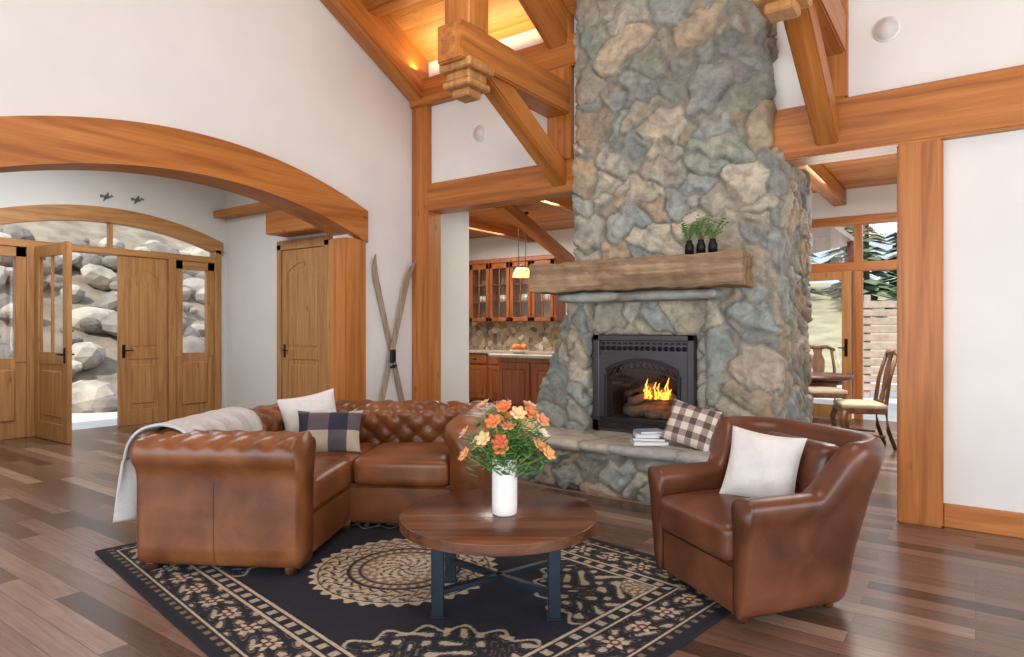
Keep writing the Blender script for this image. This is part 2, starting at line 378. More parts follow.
b.grid(P,M_DOORH,closed_v=True,smooth=False,caps=True)
for v in(2.42,3.0,4.68,5.36): b.box(EU-.12,EU+.04,v-.05,v+.05,0,2.47 if v in(2.42,5.36) else 2.3,M_DOOR,.006)
b.box(EU-.12,EU+.03,2.4,5.4,2.27,2.36,M_DOORH,.006)
b.box(EU-.1,EU-.0,3.88,3.92,2.3,2.7,M_DOOR,.004)
for v0,v1 in((2.45,2.97),(4.72,5.33)):
    b.box(EU-.08,EU,v0,v1,0,.95,M_DOOR,.004); b.box(EU-.08,EU+.02,v0+.12,v1-.12,.2,.82,M_DOOR,.02)
    b.box(EU-.08,EU+.01,v0,v0+.12,.9,2.27,M_DOOR,.004); b.box(EU-.08,EU+.01,v1-.12,v1,.9,2.27,M_DOOR,.004); b.box(EU-.08,EU+.01,v0,v1,2.15,2.27,M_DOORH,.004)
    b.box(EU-.05,EU-.045,v0,v1,.95,2.2,M_GLASS,0)
b.done()
def leaf(name,w,h,glass,loc,rz,handle=1):
    b=B(name); st=.12
    b.box(0,st,-.02,.03,0,h,M_DOOR,.004); b.box(w-st,w,-.02,.03,0,h,M_DOOR,.004)
    for z0,z1 in((0,.2),(.88,1.02),(h-.14,h)): b.box(st,w-st,-.02,.03,z0,z1,M_DOOR,.004)
    b.box(st,w-st,-.008,.018,.2,.88,M_DOOR,0)
    b.box(st+.05,w-st-.05,-.02,.03,.27,.81,M_DOOR,.015)
    if glass: b.box(st,w-st,.0,.006,1.02,h-.14,M_GLASS,0); b.box(w/2-.012,w/2+.012,-.01,.02,1.02,h-.14,M_DOOR,.002)
    else:
        b.box(st,w-st,-.008,.018,1.02,h-.14,M_DOOR,0)
        pts=[(st,h-.13),(st,h-.3)]+[(st+(w-2*st)*i/14,h-.3+.13*math.sin(math.pi*i/14)) for i in range(1,14)]+[(w-st,h-.3),(w-st,h-.13)]
        b.prism(pts,M_DOOR,lambda a,c,t:(a,t,c),-.018,.028)
        for k in range(3):
            x0=st+.03+(w-2*st-.06)*k/3; b.box(x0+.004,x0+(w-2*st-.06)/3-.004,-.016,.026,1.06,h-.34,M_DOOR,.005)
    x=w-.06 if handle>0 else .06
    for sg in(-1,1):
        b.box(x-.02,x+.02,-.03 if sg<0 else .03,-.02 if sg<0 else .04,.9,1.08,M_BLK,.004)
        yy=-.06 if sg<0 else .07
        b.cyl((x,-.03 if sg<0 else .04,1.0),(x,yy,1.0),.01,.01,M_BLK,10); b.cyl((x,yy,1.0),(x-handle*.11,yy,1.0),.01,.008,M_BLK,10)
    return b.done(loc,rz)
leaf('door_1',.90,2.28,True,(EU+.06,3.04,.005),math.radians(1),1)
leaf('door_2',.64,2.26,False,(EU-.02,4.625,.005),math.radians(-90),1)
leaf('door_3',.9,2.36,False,(-7.76,5.46,.005),0,-1)
b=B('trim_closet')
b.box(-7.86,-7.77,5.42,5.5,0,2.45,M_DOOR,.006); b.box(-6.85,-6.76,5.42,5.5,0,2.45,M_DOOR,.006); b.box(-7.86,-6.76,5.42,5.5,2.37,2.5,M_DOOR,.006); b.done()
b=B('thermostat'); b.box(-6.70,-6.60,5.47,5.5,1.5,1.66,M_DARKW,.006); b.box(-6.68,-6.62,5.465,5.472,1.53,1.63,M_WHITE,.002); b.done()
mb=plain('pewter','6A6A66',.6)
for i,(v,z) in enumerate(((3.84,3.02),(4.22,3.04))):
    b=B('bird_sculpture'); u=EU+.012
    b.sph((u,v,z),.028,mb,(.45,1.5,.7)); b.sph((u,v+.055,z+.02),.015,mb); b.cyl((u,v+.06,z+.02),(u,v+.09,z+.014),.005,.001,mb,8)
    for s_ in(-1,1): b.prism([(v-.03,z),(v+.02,z),(v-.012+s_*.03,z+s_*.065)],mb,lambda a,c,t:(t,a,c),u-.006,u+.006)
    b.prism([(v-.035,z-.006),(v-.035,z+.012),(v-.08,z+.02),(v-.08,z-.02)],mb,lambda a,c,t:(t,a,c),u-.006,u+.006); b.done()
b=B('boulder_pile')
for i in range(520):
    u=-12.2-random.random()*6; v=-1+random.random()*15; z=max(0,(-u-12.4)*.62)+random.random()*.2-.2
    r=.12+random.random()**1.8*.42
    tb=bmesh.new(); bmesh.ops.create_icosphere(tb,subdivisions=2,radius=r)
    for q in tb.verts:
        n=math.sin(q.co.x*9/r*.4+i)+math.sin(q.co.y*8/r*.4+i*2)+math.sin(q.co.z*7/r*.4+i*3); q.co*=1+.10*n
    Mx=Matrix.Translation((u,v,z))@Matrix.Rotation(random.random()*6,4,'Z')@Matrix.Rotation(random.random(),4,'X')@Matrix.Diagonal((1,.8,.65,1))
    b.add(tb,M_ROCK if random.random()<.6 else M_ROCK2,Mx,False)
b.prism([(-12.4,-.3),(-22,5.6),(-22,-.3)],plain('rocky_slope','8A7E6E',.95,var=.35,nscale=2),lambda a,c,t:(a,t,c),-3,16); b.done()
def conifer(loc,h):
    b=B('conifer_tree'); b.cyl((0,0,0),(0,0,h*.95),.14,.03,M_DARKW,8)
    for k in range(260):
        t=random.random()**.8; z=h*(.12+.85*t); r=h*.2*(1-t)+.08; a=random.random()*6.283
        L=r*(.7+.5*random.random()); d=Vector((math.cos(a),math.sin(a),-.28)); s_=Vector((-math.sin(a),math.cos(a),0)); p=Vector((0,0,z)); w_=.10+.16*L
        tb=bmesh.new(); vs=[tb.verts.new(q) for q in (p,p+d*L*.5+s_*w_,p+d*L,p+d*L*.5-s_*w_,p+d*L*.5+Vector((0,0,.08)))]
        for f in((0,1,4),(1,2,4),(2,3,4),(3,0,4)): tb.faces.new([vs[i] for i in f])
        b.add(tb,M_CONIF)
    return b.done(loc)
for (u,v,h) in((-3.5,29,7),(-1.5,31,8),(-6.5,31,7.5),(.6,30,7),(-2.5,33,8),(-4.8,33,8)): conifer((u,v,1.2),h)

# ---------------- kitchen
KV=9.3
b=B('wall_kitchen'); b.box(-10,-3.6,KV,KV+.15,0,3.2,M_WALL,0); b.box(-3.7,-3.58,7.1,10.5,0,3.4,M_WALL,0); b.box(-10.1,-9.9,6.0,9.4,0,3.2,M_WALL,0); b.box(-10,UL-.2,5.9,6.05,0,3.3,M_WALL,0); b.done()
b=B('ceiling_kitchen'); b.box(-10,-3.6,5.3,KV+.15,2.95,3.05,M_CEIL,0); b.done()
beam('beam_kitchen',(-6.2,5.4,2.87),(-6.2,KV,2.87),.18,.18); beam('beam_kitchen',(-4.2,5.4,2.87),(-4.2,KV,2.87),.18,.18)
beam('brace_kitchen',(-5.2,8.9,2.35),(-4.9,6.6,2.9),.14,.16)
b=B('kitchen_wall_cabinet')
x0,x1=-7.75,-5.55; n=5; w=(x1-x0)/n; z0,z1=1.42,2.42
M_CABIN=plain('cabinet_interior','A89888',.8)
b.box(x0,x1,KV-.33,KV,z0,z0+.03,M_CAB,.003);b.box(x0,x1,KV-.33,KV,z1-.03,z1,M_CAB,.003);b.box(x0,x1,KV-.02,KV,z0,z1,M_CABIN,0)
b.box(x0-.03,x1+.03,KV-.38,KV,z1,z1+.08,M_CAB,.01)
for i in range(n+1): b.box(x0+i*w-.01,x0+i*w+.01,KV-.33,KV,z0,z1,M_CAB,0)
for i in range(n):
    a=x0+i*w+.01;c=a+w-.02
    b.box(a,a+.06,KV-.36,KV-.33,z0,z1,M_CAB,.004);b.box(c-.06,c,KV-.36,KV-.33,z0,z1,M_CAB,.004);b.box(a,c,KV-.36,KV-.33,z0,z0+.07,M_CAB,.004)
    b.box(a,c,KV-.36,KV-.33,z1-.09,z1,M_CAB,.004); b.box((a+c)/2-.008,(a+c)/2+.008,KV-.355,KV-.335,z0,z1,M_CAB,0)
    b.box(a+.05,c-.05,KV-.345,KV-.342,z0+.05,z1-.07,M_GLASS,0)
    for zz in(1.75,2.05): b.box(a,c,KV-.3,KV-.02,zz,zz+.015,M_CAB,0)
    for k in range(3): b.cyl((a+.09+k*.08,KV-.15,1.77),(a+.09+k*.08,KV-.15,1.88),.03,.035,M_WHITE,10)
b.done()
M_MOS,nt_,b_=newmat('mosaic_tile'); vo=nt_.nodes.new('ShaderNodeTexVoronoi'); vo.inputs['Scale'].default_value=12; nt_.links.new(coords(nt_),vo.inputs['Vector'])
sx=nt_.nodes.new('ShaderNodeSeparateColor'); nt_.links.new(vo.outputs['Color'],sx.inputs[0])
nt_.links.new(ramp(nt_,sx.outputs[0],[(0,lin('5B4A38')),(.4,lin('B5A48C')),(.7,lin('8C7458')),(1,lin('E8DBC4'))]),b_.inputs['Base Color'])
M_GRAN=plain('granite','A89C8C',.2,var=.4,nscale=60)
b=B('kitchen_base_cabinet')
b.box(-7.75,-3.8,KV-.6,KV-.005,.08,.88,M_CAB,.004); b.box(-7.75,-3.8,KV-.02,KV-.004,.93,1.42,M_MOS,0)
b.box(-7.78,-3.8,KV-.64,KV-.02,.88,.93,M_GRAN,.008)
for i in range(7):
    a=-7.72+i*.52; b.box(a,a+.48,KV-.62,KV-.6,.7,.86,M_CAB,.01); b.box(a,a+.48,KV-.62,KV-.6,.12,.67,M_CAB,.01); b.box(a+.07,a+.41,KV-.63,KV-.61,.2,.6,M_CAB,.02)
    b.cyl((a+.2,KV-.64,.78),(a+.28,KV-.64,.78),.008,.008,M_BLK,8)
b.done()
b=B('kitchen_island'); b.box(-5.45,-4.25,7.3,8.0,.08,.9,M_CAB,.005); b.box(-5.55,-4.2,7.2,8.08,.9,.95,M_GRAN,.01)
for k in range(2): b.box(-5.42+k*.58,-4.9+k*.58,7.27,7.3,.16,.84,M_CAB,.012); b.box(-5.35+k*.58,-4.97+k*.58,7.255,7.28,.25,.75,M_CAB,.02)
b.box(-5.4,-4.3,7.35,7.95,0,.09,M_DARKW,0); b.done()
b=B('fruit_bowl'); b.cyl((0,0,0),(0,0,.05),.06,.15,M_WHITE,24)
mo=plain('orange_fruit','E07A20',.5)
for k in range(7): b.sph((.07*math.cos(k),.07*math.sin(k*1.1),.075+.02*(k%2)),.04,mo)
b.done((-5.22,7.5,.951))
b=B('pendant_lamp'); M_AMB=emis('amber_glass','FFC27A',1.6)
for dx in(-.06,.06): b.cyl((dx,0,.12),(dx,0,.85),.004,.004,M_BLK,6)
b.cyl((-.1,0,.85),(.1,0,.85),.02,.02,M_BLK,8); b.cyl((0,0,.1),(0,0,.14),.07,.02,M_BLK,16)
P=[[(r*math.cos(2*math.pi*k/20),r*math.sin(2*math.pi*k/20),z) for k in range(20)] for r,z in((.03,.12),(.09,.09),(.12,.03),(.13,-.03))]
b.grid(P,M_AMB,closed_v=True); o=b.done(PX(522,9.0,2.04))

# ---------------- dining side
DV=10.4
b=B('wall_dining'); b.box(-4.4,-2.35,DV,DV+.12,0,3.5,M_WALL,0); b.box(-.35,2.6,DV,DV+.12,0,3.5,M_WALL,0); b.box(-2.35,-.35,DV,DV+.12,2.85,3.5,M_WALL,0)
b.box(2.5,2.6,5.3,DV,0,3.5,M_WALL,0); b.done()
b=B('ceiling_dining'); b.box(-3.5,2.6,5.3,DV+.1,3.3,3.4,M_CEIL,0); b.done()
b=B('wall_divider'); b.box(-2.3,-2.15,5.95,6.9,0,3.3,M_WALL,0); b.done()
beam('beam_dining',(-1.6,5.4,3.18),(-1.6,DV,3.18),.18,.22); beam('brace_dining',(-.35,5.5,2.5),(-.55,6.3,3.2),.14,.16)
b=B('window_2')
for u in(-2.33,-1.36,-.37): b.box(u-.05,u+.05,DV-.04,DV+.1,0,2.85,M_TIMZ,.006)
b.box(-2.4,-.3,DV-.05,DV+.1,2.78,2.9,M_TIM,.006); b.box(-2.4,-.3,DV-.05,DV+.1,2.12,2.25,M_TIM,.006)
b.box(-2.3,-.4,DV+.02,DV+.025,2.25,2.8,M_GLASS,0); b.done()
def glassleaf(name,w,h,loc,rz):
    b=B(name); 
    for x0,x1 in((0,.12),(w-.12,w)): b.box(x0,x1,-.02,.02,0,h,M_DOOR,.004)
    b.box(.1,w-.1,-.02,.02,0,.2,M_DOOR,.004); b.box(.1,w-.1,-.02,.02,h-.12,h,M_DOOR,.004); b.box(.1,w-.1,-.002,.002,.2,h-.1,M_GLASS,0)
    b.box(w-.08,w-.04,-.035,-.02,.9,1.15,M_BLK,.003); b.cyl((w-.06,-.05,1.02),(w-.16,-.05,1.02),.009,.009,M_BLK,8); b.done(loc,rz)
glassleaf('door_4',.86,2.11,(-2.27,DV+.02,.005),math.radians(-12))
b=B('board_fence'); M_SID=plain('weathered_siding','A89488',.85,var=.2)
for k in range(11): b.box(-1.95,3.5,15.2,15.25,.02+k*.17,.16+k*.17,M_SID,.01)
for k in range(6): b.box(-1.9+k*1.05,-1.78+k*1.05,15.25,15.37,-.14,2.0,M_SID,.01)
b.done()
b=B('porch_roof'); b.prism([(-3.6,2.75),(-2.0,3.05),(-2.0,3.15),(-3.6,2.85)],plain('roof_metal','A89088',.5),lambda a,c,t:(a,t,c),11.2,15); b.box(-2.1,-1.98,14.5,14.6,-.14,3.05,M_DARKW,0); b.done()
b=B('hillside'); b.prism([(20,-.3),(34,3.2),(50,4.5),(50,-.3)],plain('dry_hillside','A8A080',.9,var=.3,nscale=1.5),lambda a,c,t:(t,a,c),-25,25); b.done()
b=B('dining_table'); b.cyl((0,0,.72),(0,0,.76),.55,.57,M_DARKW,48); b.cyl((0,0,.66),(0,0,.72),.46,.46,M_DARKW,40)
b.tube([(0,0,.1),(0,0,.25),(0,0,.4),(0,0,.66)],[.1,.07,.1,.07],M_DARKW,16)
for k in range(4):
    a=k*math.pi/2+.5; b.tube([(.05*math.cos(a),.05*math.sin(a),.2),(.25*math.cos(a),.25*math.sin(a),.12),(.42*math.cos(a),.42*math.sin(a),.03)],[.05,.04,.03],M_DARKW,8)
b.done(PX(800,7.7))
M_SEAT=plain('seat_cream','CDBFA6',.9)
def dchair(loc,rz):
    b=B('dining_chair'); wm=M_CHW
    b.round(-.24,.24,-.23,.22,.43,.49,.025,M_SEAT,8,.015); b.box(-.235,.235,-.225,.215,.38,.44,wm,.01)
    for sx in(-1,1):
        b.tube([(sx*.21,-.2,.41),(sx*.235,-.23,.3),(sx*.215,-.21,.15),(sx*.22,-.24,.0)],[.032,.03,.018,.024],wm)
        b.tube([(sx*.2,.3,0),(sx*.2,.23,.2),(sx*.2,.2,.45),(sx*.2,.24,.75),(sx*.185,.31,1.0)],[.02,.022,.024,.02,.02],wm)
        b.tube([(sx*.2,.2,.14),(sx*.21,-.2,.16)],.012,wm)
    P=[(-.23,.325,1.0),(-.12,.315,1.045),(0,.31,1.03),(.12,.315,1.045),(.23,.325,1.0)]; b.tube(P,[.018,.026,.028,.026,.018],wm)
    pts=[(-.05,.45),(-.07,.55),(-.045,.62),(-.08,.75),(-.085,.86),(-.05,.95),(-.07,1.03),(.07,1.03),(.05,.95),(.085,.86),(.08,.75),(.045,.62),(.07,.55),(.05,.45)]
    b.prism(pts,wm,lambda a,c,t:(a,.2+(c-.45)*.19+t,c),-.008,.008); b.tube([(-.2,.205,.5),(.2,.205,.5)],.014,wm)
    return b.done(loc,rz)
M_CHW=wood('chair_wood','4E3222','765236','94704E',2,.4,1.5,kn=False)
dchair(PX(860,7.2),A+math.radians(-105)); dchair(PX(824,8.8),A+math.radians(-10))

# ---------------- fireplace
fp=empty('stone_fireplace')
def tap(G):
    k=np.clip((1.4-G[:,2])/1.4,0,1); m=np.clip((-2.92-G[:,0])/.33,0,1); G[:,0]-=m*(k*.56-.22); return G
stone_box('chimney',-2.86,-1.26,4.99,5.85,1.58,4.7,amp=.046,cell=(.33,.33,.25),parent=fp,seed=3,skip=((1,1),(2,1)))
stone_box('left_pier',-2.96,-2.80,5.0,5.9,.38,1.66,parent=fp,seed=3)
stone_box('left_buttress',-3.25,-2.92,5.08,5.9,0,1.4,parent=fp,seed=5,post=tap)
stone_box('right_pier',-1.70,-1.18,5.0,6.05,.0,2.62,parent=fp,seed=3,amp=.04,cell=(.33,.33,.25))
stone_box('surround',-2.82,-1.68,5.17,5.9,1.25,1.62,parent=fp,seed=9,amp=.02,cell=(.3,.3,.4),pal=PALS)
stone_box('surround_left',-2.84,-2.74,5.17,5.9,.38,1.27,parent=fp,seed=11,amp=.015,pal=PALS)
stone_box('surround_right',-1.85,-1.66,5.17,5.9,.38,1.27,parent=fp,seed=12,amp=.02,pal=PALS)
stone_box('core_back',-2.85,-1.6,5.65,5.92,0,1.7,parent=fp,seed=3,amp=.02,res=.04)
def hp(G):
    s=np.clip((-2.8-G[:,0])/.5,0,1); G[:,1]+=s*s*.12; return G
stone_box('hearth_base',-3.32,-1.16,4.55,5.3,0,.34,parent=fp,seed=21,amp=.04,cell=(.26,.3,.15),post=hp)
stone_box('hearth_slab',-3.37,-1.12,4.48,5.2,.33,.40,parent=fp,seed=31,amp=.010,cell=(.55,.5,.5),pal=PALS,mat=M_SLAB,post=hp,mortar='8D867A')
stone_box('lintel_shelf',-2.98,-1.58,4.84,5.2,1.53,1.60,parent=fp,seed=40,amp=.008,cell=(1.2,1,1),pal=PALS,mat=M_SLAB)
b=B('mantel')
def rough(p):
    n=.007*math.sin(p.x*7+p.z*3)+.005*math.sin(p.x*19+1)+.005*math.sin(p.x*41+p.z*12)+.003*math.sin(p.x*83+p.z*60)
    return Vector((p.x,p.y+n*(1 if p.y<0 else .2),p.z+.006*math.sin(p.x*11+p.y*9)+.004*math.sin(p.x*37+p.y*20)))
b.round(-.92,.92,-.14,.14,-.125,.125,.010,M_MANT,44,0,None,rough,.9)
b.done((-2.27,4.86,1.735),0,fp)
b=B('fire_insert'); M_INS=plain('insert_iron','4A494B',.42,.6); M_INS2=plain('insert_dark','29282A',.5,.5); u0,u1,z0,z1=-2.76,-1.84,.405,1.245; yf=5.10
for a,c in((u0,u0+.06),(u1-.06,u1)): b.box(a,c,yf,yf+.14,z0,z1,M_INS,.006)
b.box(u0,u1,yf,yf+.14,z1-.05,z1,M_INS,.006); b.box(u0,u1,yf,yf+.14,z0,z0+.10,M_INS,.006)
b.box(u0+.05,u1-.05,yf+.03,yf+.06,1.06,z1-.04,M_INS,.002)
for k in range(15):
    x=u0+.09+k*(u1-u0-.18)/14; b.cyl((x,yf+.03,1.13),(x,yf+.018,1.13),.02,.02,M_BLK,10); b.box(x-.014,x+.014,yf+.018,yf+.03,1.165,1.18,M_BLK,0)
for k in range(5): b.box(u0+.06,u1-.06,yf-.004,yf+.01,z0+.03+k*.012,z0+.035+k*.012,M_BLK,0)
uc=(u0+u1)/2; hw=(u1-u0)/2-.07
def az(x): return .90+.13*(1-((x-uc)/hw)**2)
xi=hw-.06
pts=[(uc-hw-.02,1.07),(uc-hw-.02,.5),(uc-xi,.5)]+[(uc-xi+2*xi*i/20,az(uc-xi+2*xi*i/20)) for i in range(21)]+[(uc+xi,.5),(uc+hw+.02,.5),(uc+hw+.02,1.07)]
b.prism(pts,M_INS,lambda a,c,t:(a,t,c),yf+.01,yf+.05)
P=[[(uc-xi+2*xi*i/24,yf-.008,az(uc-xi+2*xi*i/24)-.014),(uc-xi+2*xi*i/24,yf-.008,az(uc-xi+2*xi*i/24)+.02),(uc-xi+2*xi*i/24,yf+.03,az(uc-xi+2*xi*i/24)+.02),(uc-xi+2*xi*i/24,yf+.03,az(uc-xi+2*xi*i/24)-.014)] for i in range(25)]
b.grid(P,M_INS2,closed_v=True,smooth=False)
b.box(uc-xi-.015,uc-xi+.012,yf-.008,yf+.03,.5,.91,M_INS2,.003); b.box(uc+xi-.012,uc+xi+.015,yf-.008,yf+.03,.5,.91,M_INS2,.003)
b.box(uc-hw,uc+hw,yf-.005,yf+.05,.49,.53,M_INS2,.003)
for i in range(1,12):
    x=uc-xi+2*xi*i/12; 
    for sg in(-1,1):
        p0=Vector((x,yf+.03,az(x)-.005)); p1=Vector((x+sg*.05,yf+.03,az(x)-.075)); b.bar(p0,p1,.006,.006,M_INS,0)
b.tube([(uc-xi+2*xi*i/24,yf+.03,az(uc-xi+2*xi*i/24)-.078) for i in range(25)],.006,M_INS,6)
b.box(uc-xi,uc+xi,yf+.045,yf+.048,.52,1.03,glassm('firebox_glass','E8E8E8',.07),0)
M_LINER=plain('firebox_brick','5A4E46',.9,var=.3,nscale=6)
b.box(u0+.05,u1-.05,5.6,5.63,z0,z1,M_LINER,0); b.box(u0+.03,u0+.05,yf+.1,5.6,z0,z1,M_LINER,0);b.box(u1-.05,u1-.03,yf+.1,5.6,z0,z1,M_LINER,0)
b.box(u0+.05,u1-.05,yf+.1,5.6,z1-.04,z1-.02,M_INS2,0); b.box(u0+.05,u1-.05,yf+.1,5.6,z0+.06,z0+.1,M_LINER,0)
b.done(parent=fp)
b=B('fire_logs'); M_LOG=plain('charred_log','9A8874',.9,var=.5,nscale=12,bmp=.5)
for p0,p1,r in(((-.28,.02,.06),(.27,.06,.07),.055),((-.22,.14,.10),(.25,.12,.14),.05),((-.24,.0,.14),(.1,.14,.24),.042),((.26,.0,.16),(-.05,.12,.26),.04),((-.05,-.04,.04),(.3,-.02,.05),.035),((-.3,.08,.2),(.0,.03,.3),.028)): 
    n=8; b.tube([tuple(p0[k]+(p1[k]-p0[k])*i/n+.008*math.sin(i*2+k) for k in range(3)) for i in range(n+1)],[r*(1+.1*math.sin(i*1.7)) for i in range(n+1)],M_LOG,10)
b.done((uc,5.36,z0+.1),0,fp)
b=B('fire_flames'); M_FL=emis('flame','FF9A3A',6)
for k in range(16):
    x=-.10+.26*random.random(); h=.06+.13*random.random(); y=.05*random.random()
    b.tube([(x,y,.12),(x+.01,y,.12+h*.3),(x-.008,y,.12+h*.65),(x+.012,y,.12+h)],[.010,.014,.008,.002],M_FL,8)
b.done((uc,5.33,z0+.16),0,fp)
def vplant(name,loc):
    b=B(name); b.tube([(0,0,0),(0,0,.06),(0,0,.085),(0,0,.1)],[.034,.034,.022,.024],M_BLK,16)
    for k in range(14):
        a=random.random()*6.28; t=.05+.05*random.random(); h=.1+.13*random.random()
        e=Vector((t*math.cos(a),t*math.sin(a),h+.05)); b.tube([(0,0,.09),(e.x*.4,e.y*.4,h*.7+.03),e],[.003,.002,.001],M_GREEN,5)
        for q in range(4): b.sph(e*(.6+.12*q)+Vector((.008*q,0,.04*(1-q/4))),.015,M_GREEN,(1,.5,.35),1,Matrix.Rotation(a+q,4,'Z'))
    b.done(loc)
for u in(-1.77,-1.68,-1.59): vplant('potted_herb',(u,4.80,1.866))

# ---------------- skis
b=B('wooden_skis'); M_SKI=wood('ski_wood','6E5E50','A08E7A','BCAC94',2,.5,2,kn=False)
def ski(p0,p1,off):
    p0=Vector((0,*p0));p1=Vector((0,*p1)); d=(p1-p0).normalized(); s_=Vector((0,d.z,-d.y)); L=(p1-p0).length; P=[]
    for i in range(31):
        t=i/30; w=.038*(1-.2*math.sin(math.pi*t)); 
        if t>.9: w*=max(.12,1-((t-.9)/.1)**2)
        lift=off+(.07*((t-.88)/.12)**2 if t>.88 else 0)
        c=p0+d*L*t+Vector((lift,0,0)); P.append([c-s_*w,c+s_*w,c+s_*w+Vector((.012,0,0)),c-s_*w+Vector((.012,0,0))])
    b.grid(P,M_SKI,closed_v=True,smooth=False,caps=True)
    m=p0+d*L*.5+Vector((off+.01,0,0)); b.box(m.x,m.x+.03,m.y-.03,m.y+.03,m.z-.07,m.z+.07,M_BLK,.01); b.box(m.x,m.x+.045,m.y-.025,m.y+.025,m.z-.12,m.z-.10,M_BLK,.005)
ski((5.06,.01),(4.47,2.04),.02); ski((4.42,.01),(5.0,2.02),.06)
b.done((UL,0,0))

# ---------------- rug
def rug():
    Lx,Ly=3.0,2.2; nx,ny=560,412
    X,Y=np.meshgrid(np.linspace(-Lx/2,Lx/2,nx),np.linspace(-Ly/2,Ly/2,ny),indexing='ij')
    navy=np.array(lin('141724')[:3]); cream=np.array(lin('B8AA94')[:3]); tan=np.array(lin('75624E')[:3]); red=np.array(lin('5A3428')[:3]); 
    C=np.zeros((nx,ny,3))+navy
    def put(m,c,a=1): C[m]=C[m]*(1-a)+c*a
    r=np.sqrt(X**2+Y**2); th=np.arctan2(Y,X)
    dx=Lx/2-np.abs(X); dy=Ly/2-np.abs(Y); d=np.minimum(dx,dy); s=np.where(dx<dy,Y,X)
    vine=np.abs(np.sin(X*30+1.6*np.sin(Y*23))*np.cos(Y*28+1.6*np.sin(X*25)))
    fieldm=(d>.40)&(r>.50)
    cx=Lx/2-.40-np.abs(X); cy=Ly/2-.40-np.abs(Y)
    cor=np.sqrt(cx**2+cy**2); ca=np.arctan2(cx,cy)
    spr=(cor<.56)
    put(fieldm&spr&(vine>.66),cream,.8); put(fieldm&spr&(vine>.35)&(vine<.42),tan,.8)
    put(fieldm&(np.abs(cor-.56-.03*np.sin(ca*22))<.010),cream,.8)
    put(fieldm&(cor<.16),tan); put(fieldm&(cor<.15)&(np.sin(ca*16)*np.sin(cor*90)>.1),cream)
    put((d<.40),navy); put(np.abs(d-.385)<.007,cream); put((np.abs(d-.345)<.022)&(np.sin(s*70)>.2),cream,.8); put(np.abs(d-.305)<.006,cream)
    fl=((s/.2)%1-.5)*.2; rr=np.sqrt(fl**2+(d-.20)**2); a2=np.arctan2(d-.20,fl)
    sc=np.abs(np.sin(s*31.4+1.2*np.sin(d*40))*np.sin(d*38+s*8))
    put((d>.11)&(d<.295)&(sc>.76),cream,.8); put((d>.11)&(d<.295)&(sc>.42)&(sc<.52),tan)
    put(rr<.058*(.72+.28*np.cos(a2*6)),cream); put(rr<.026,red); put(rr<.012,cream)
    put(np.abs(d-.095)<.006,cream); put((np.abs(d-.065)<.012)&(np.sin(s*90)>.2),tan); put(d<.035,navy*.7)
    k=.50/.62; R=r/k
    put(R<.62,navy); put((R<.60+.02*np.cos(th*36))&(R>.565),cream)
    m=(R<.555)&(R>.375); put(m,cream*.95); put(m&(np.sin(th*30+3*np.sin(R*40))*np.sin((R-.375)*52)>.40),navy); put(m&(np.abs(np.sin(th*15+R*20))>.965),tan); put(m&(np.sin(th*30)*np.cos((R-.375)*70)>.6),tan)
    put((R<.38)&(R>.355),navy); put((R<.355)&(R>.30),tan); put((R<.345)&(R>.31)&(np.sin(th*36)>0),cream); put((R<.30)&(R>.28),navy)
    m=(R<.285); put(m,tan*1.25); put(m&(R<.27+.01*np.cos(th*24))&(R>.2)&(np.sin(th*18)*np.sin(R*80)>.1),cream); put(m&(R<.2+.01*np.cos(th*12)),cream); put(m&(R<.19)&(np.sin(th*12)*np.sin(R*60)>.4),tan); put(m&(R<.19)&(np.sin(th*12+1.5)*np.sin(R*75)>.6),navy); put(R<.06*(.8+.2*np.cos(th*6)),red); put(R<.03,cream)
    sp=np.random.rand(nx,ny,1); C=C*(.75+.5*sp)
    P=np.stack([X,Y,np.full_like(X,.012)+.002*sp[...,0]],-1).reshape(-1,3)
    edge=(np.abs(X)>Lx/2-.004)|(np.abs(Y)>Ly/2-.004); P[edge.ravel(),2]=.001
    idx=np.arange(nx*ny).reshape(nx,ny); F=np.stack([idx[:-1,:-1],idx[1:,:-1],idx[1:,1:],idx[:-1,1:]],-1).reshape(-1,4)
    me=bpy.data.meshes.new('area_rug'); me.vertices.add(len(P)); me.vertices.foreach_set('co',P.astype(np.float32).ravel())
    me.loops.add(F.size); me.loops.foreach_set('vertex_index',F.ravel().astype(np.int32)); me.polygons.add(len(F)); me.polygons.foreach_set('loop_start',np.arange(0,F.size,4,dtype=np.int32)); me.update(calc_edges=True)
    at=me.color_attributes.new('Col','FLOAT_COLOR','POINT'); at.data.foreach_set('color',np.concatenate([C.reshape(-1,3),np.ones((nx*ny,1))],1).astype(np.float32).ravel())
    me.materials.append(attrmat('rug_wool',.97,.25,'Col',60,.3,.004)); o=bpy.data.objects.new('area_rug',me); bpy.context.scene.collection.objects.link(o)
    o.location=W(-.576,3.5,.001); o.rotation_euler=(0,0,A-math.radians(44.4))
rug()

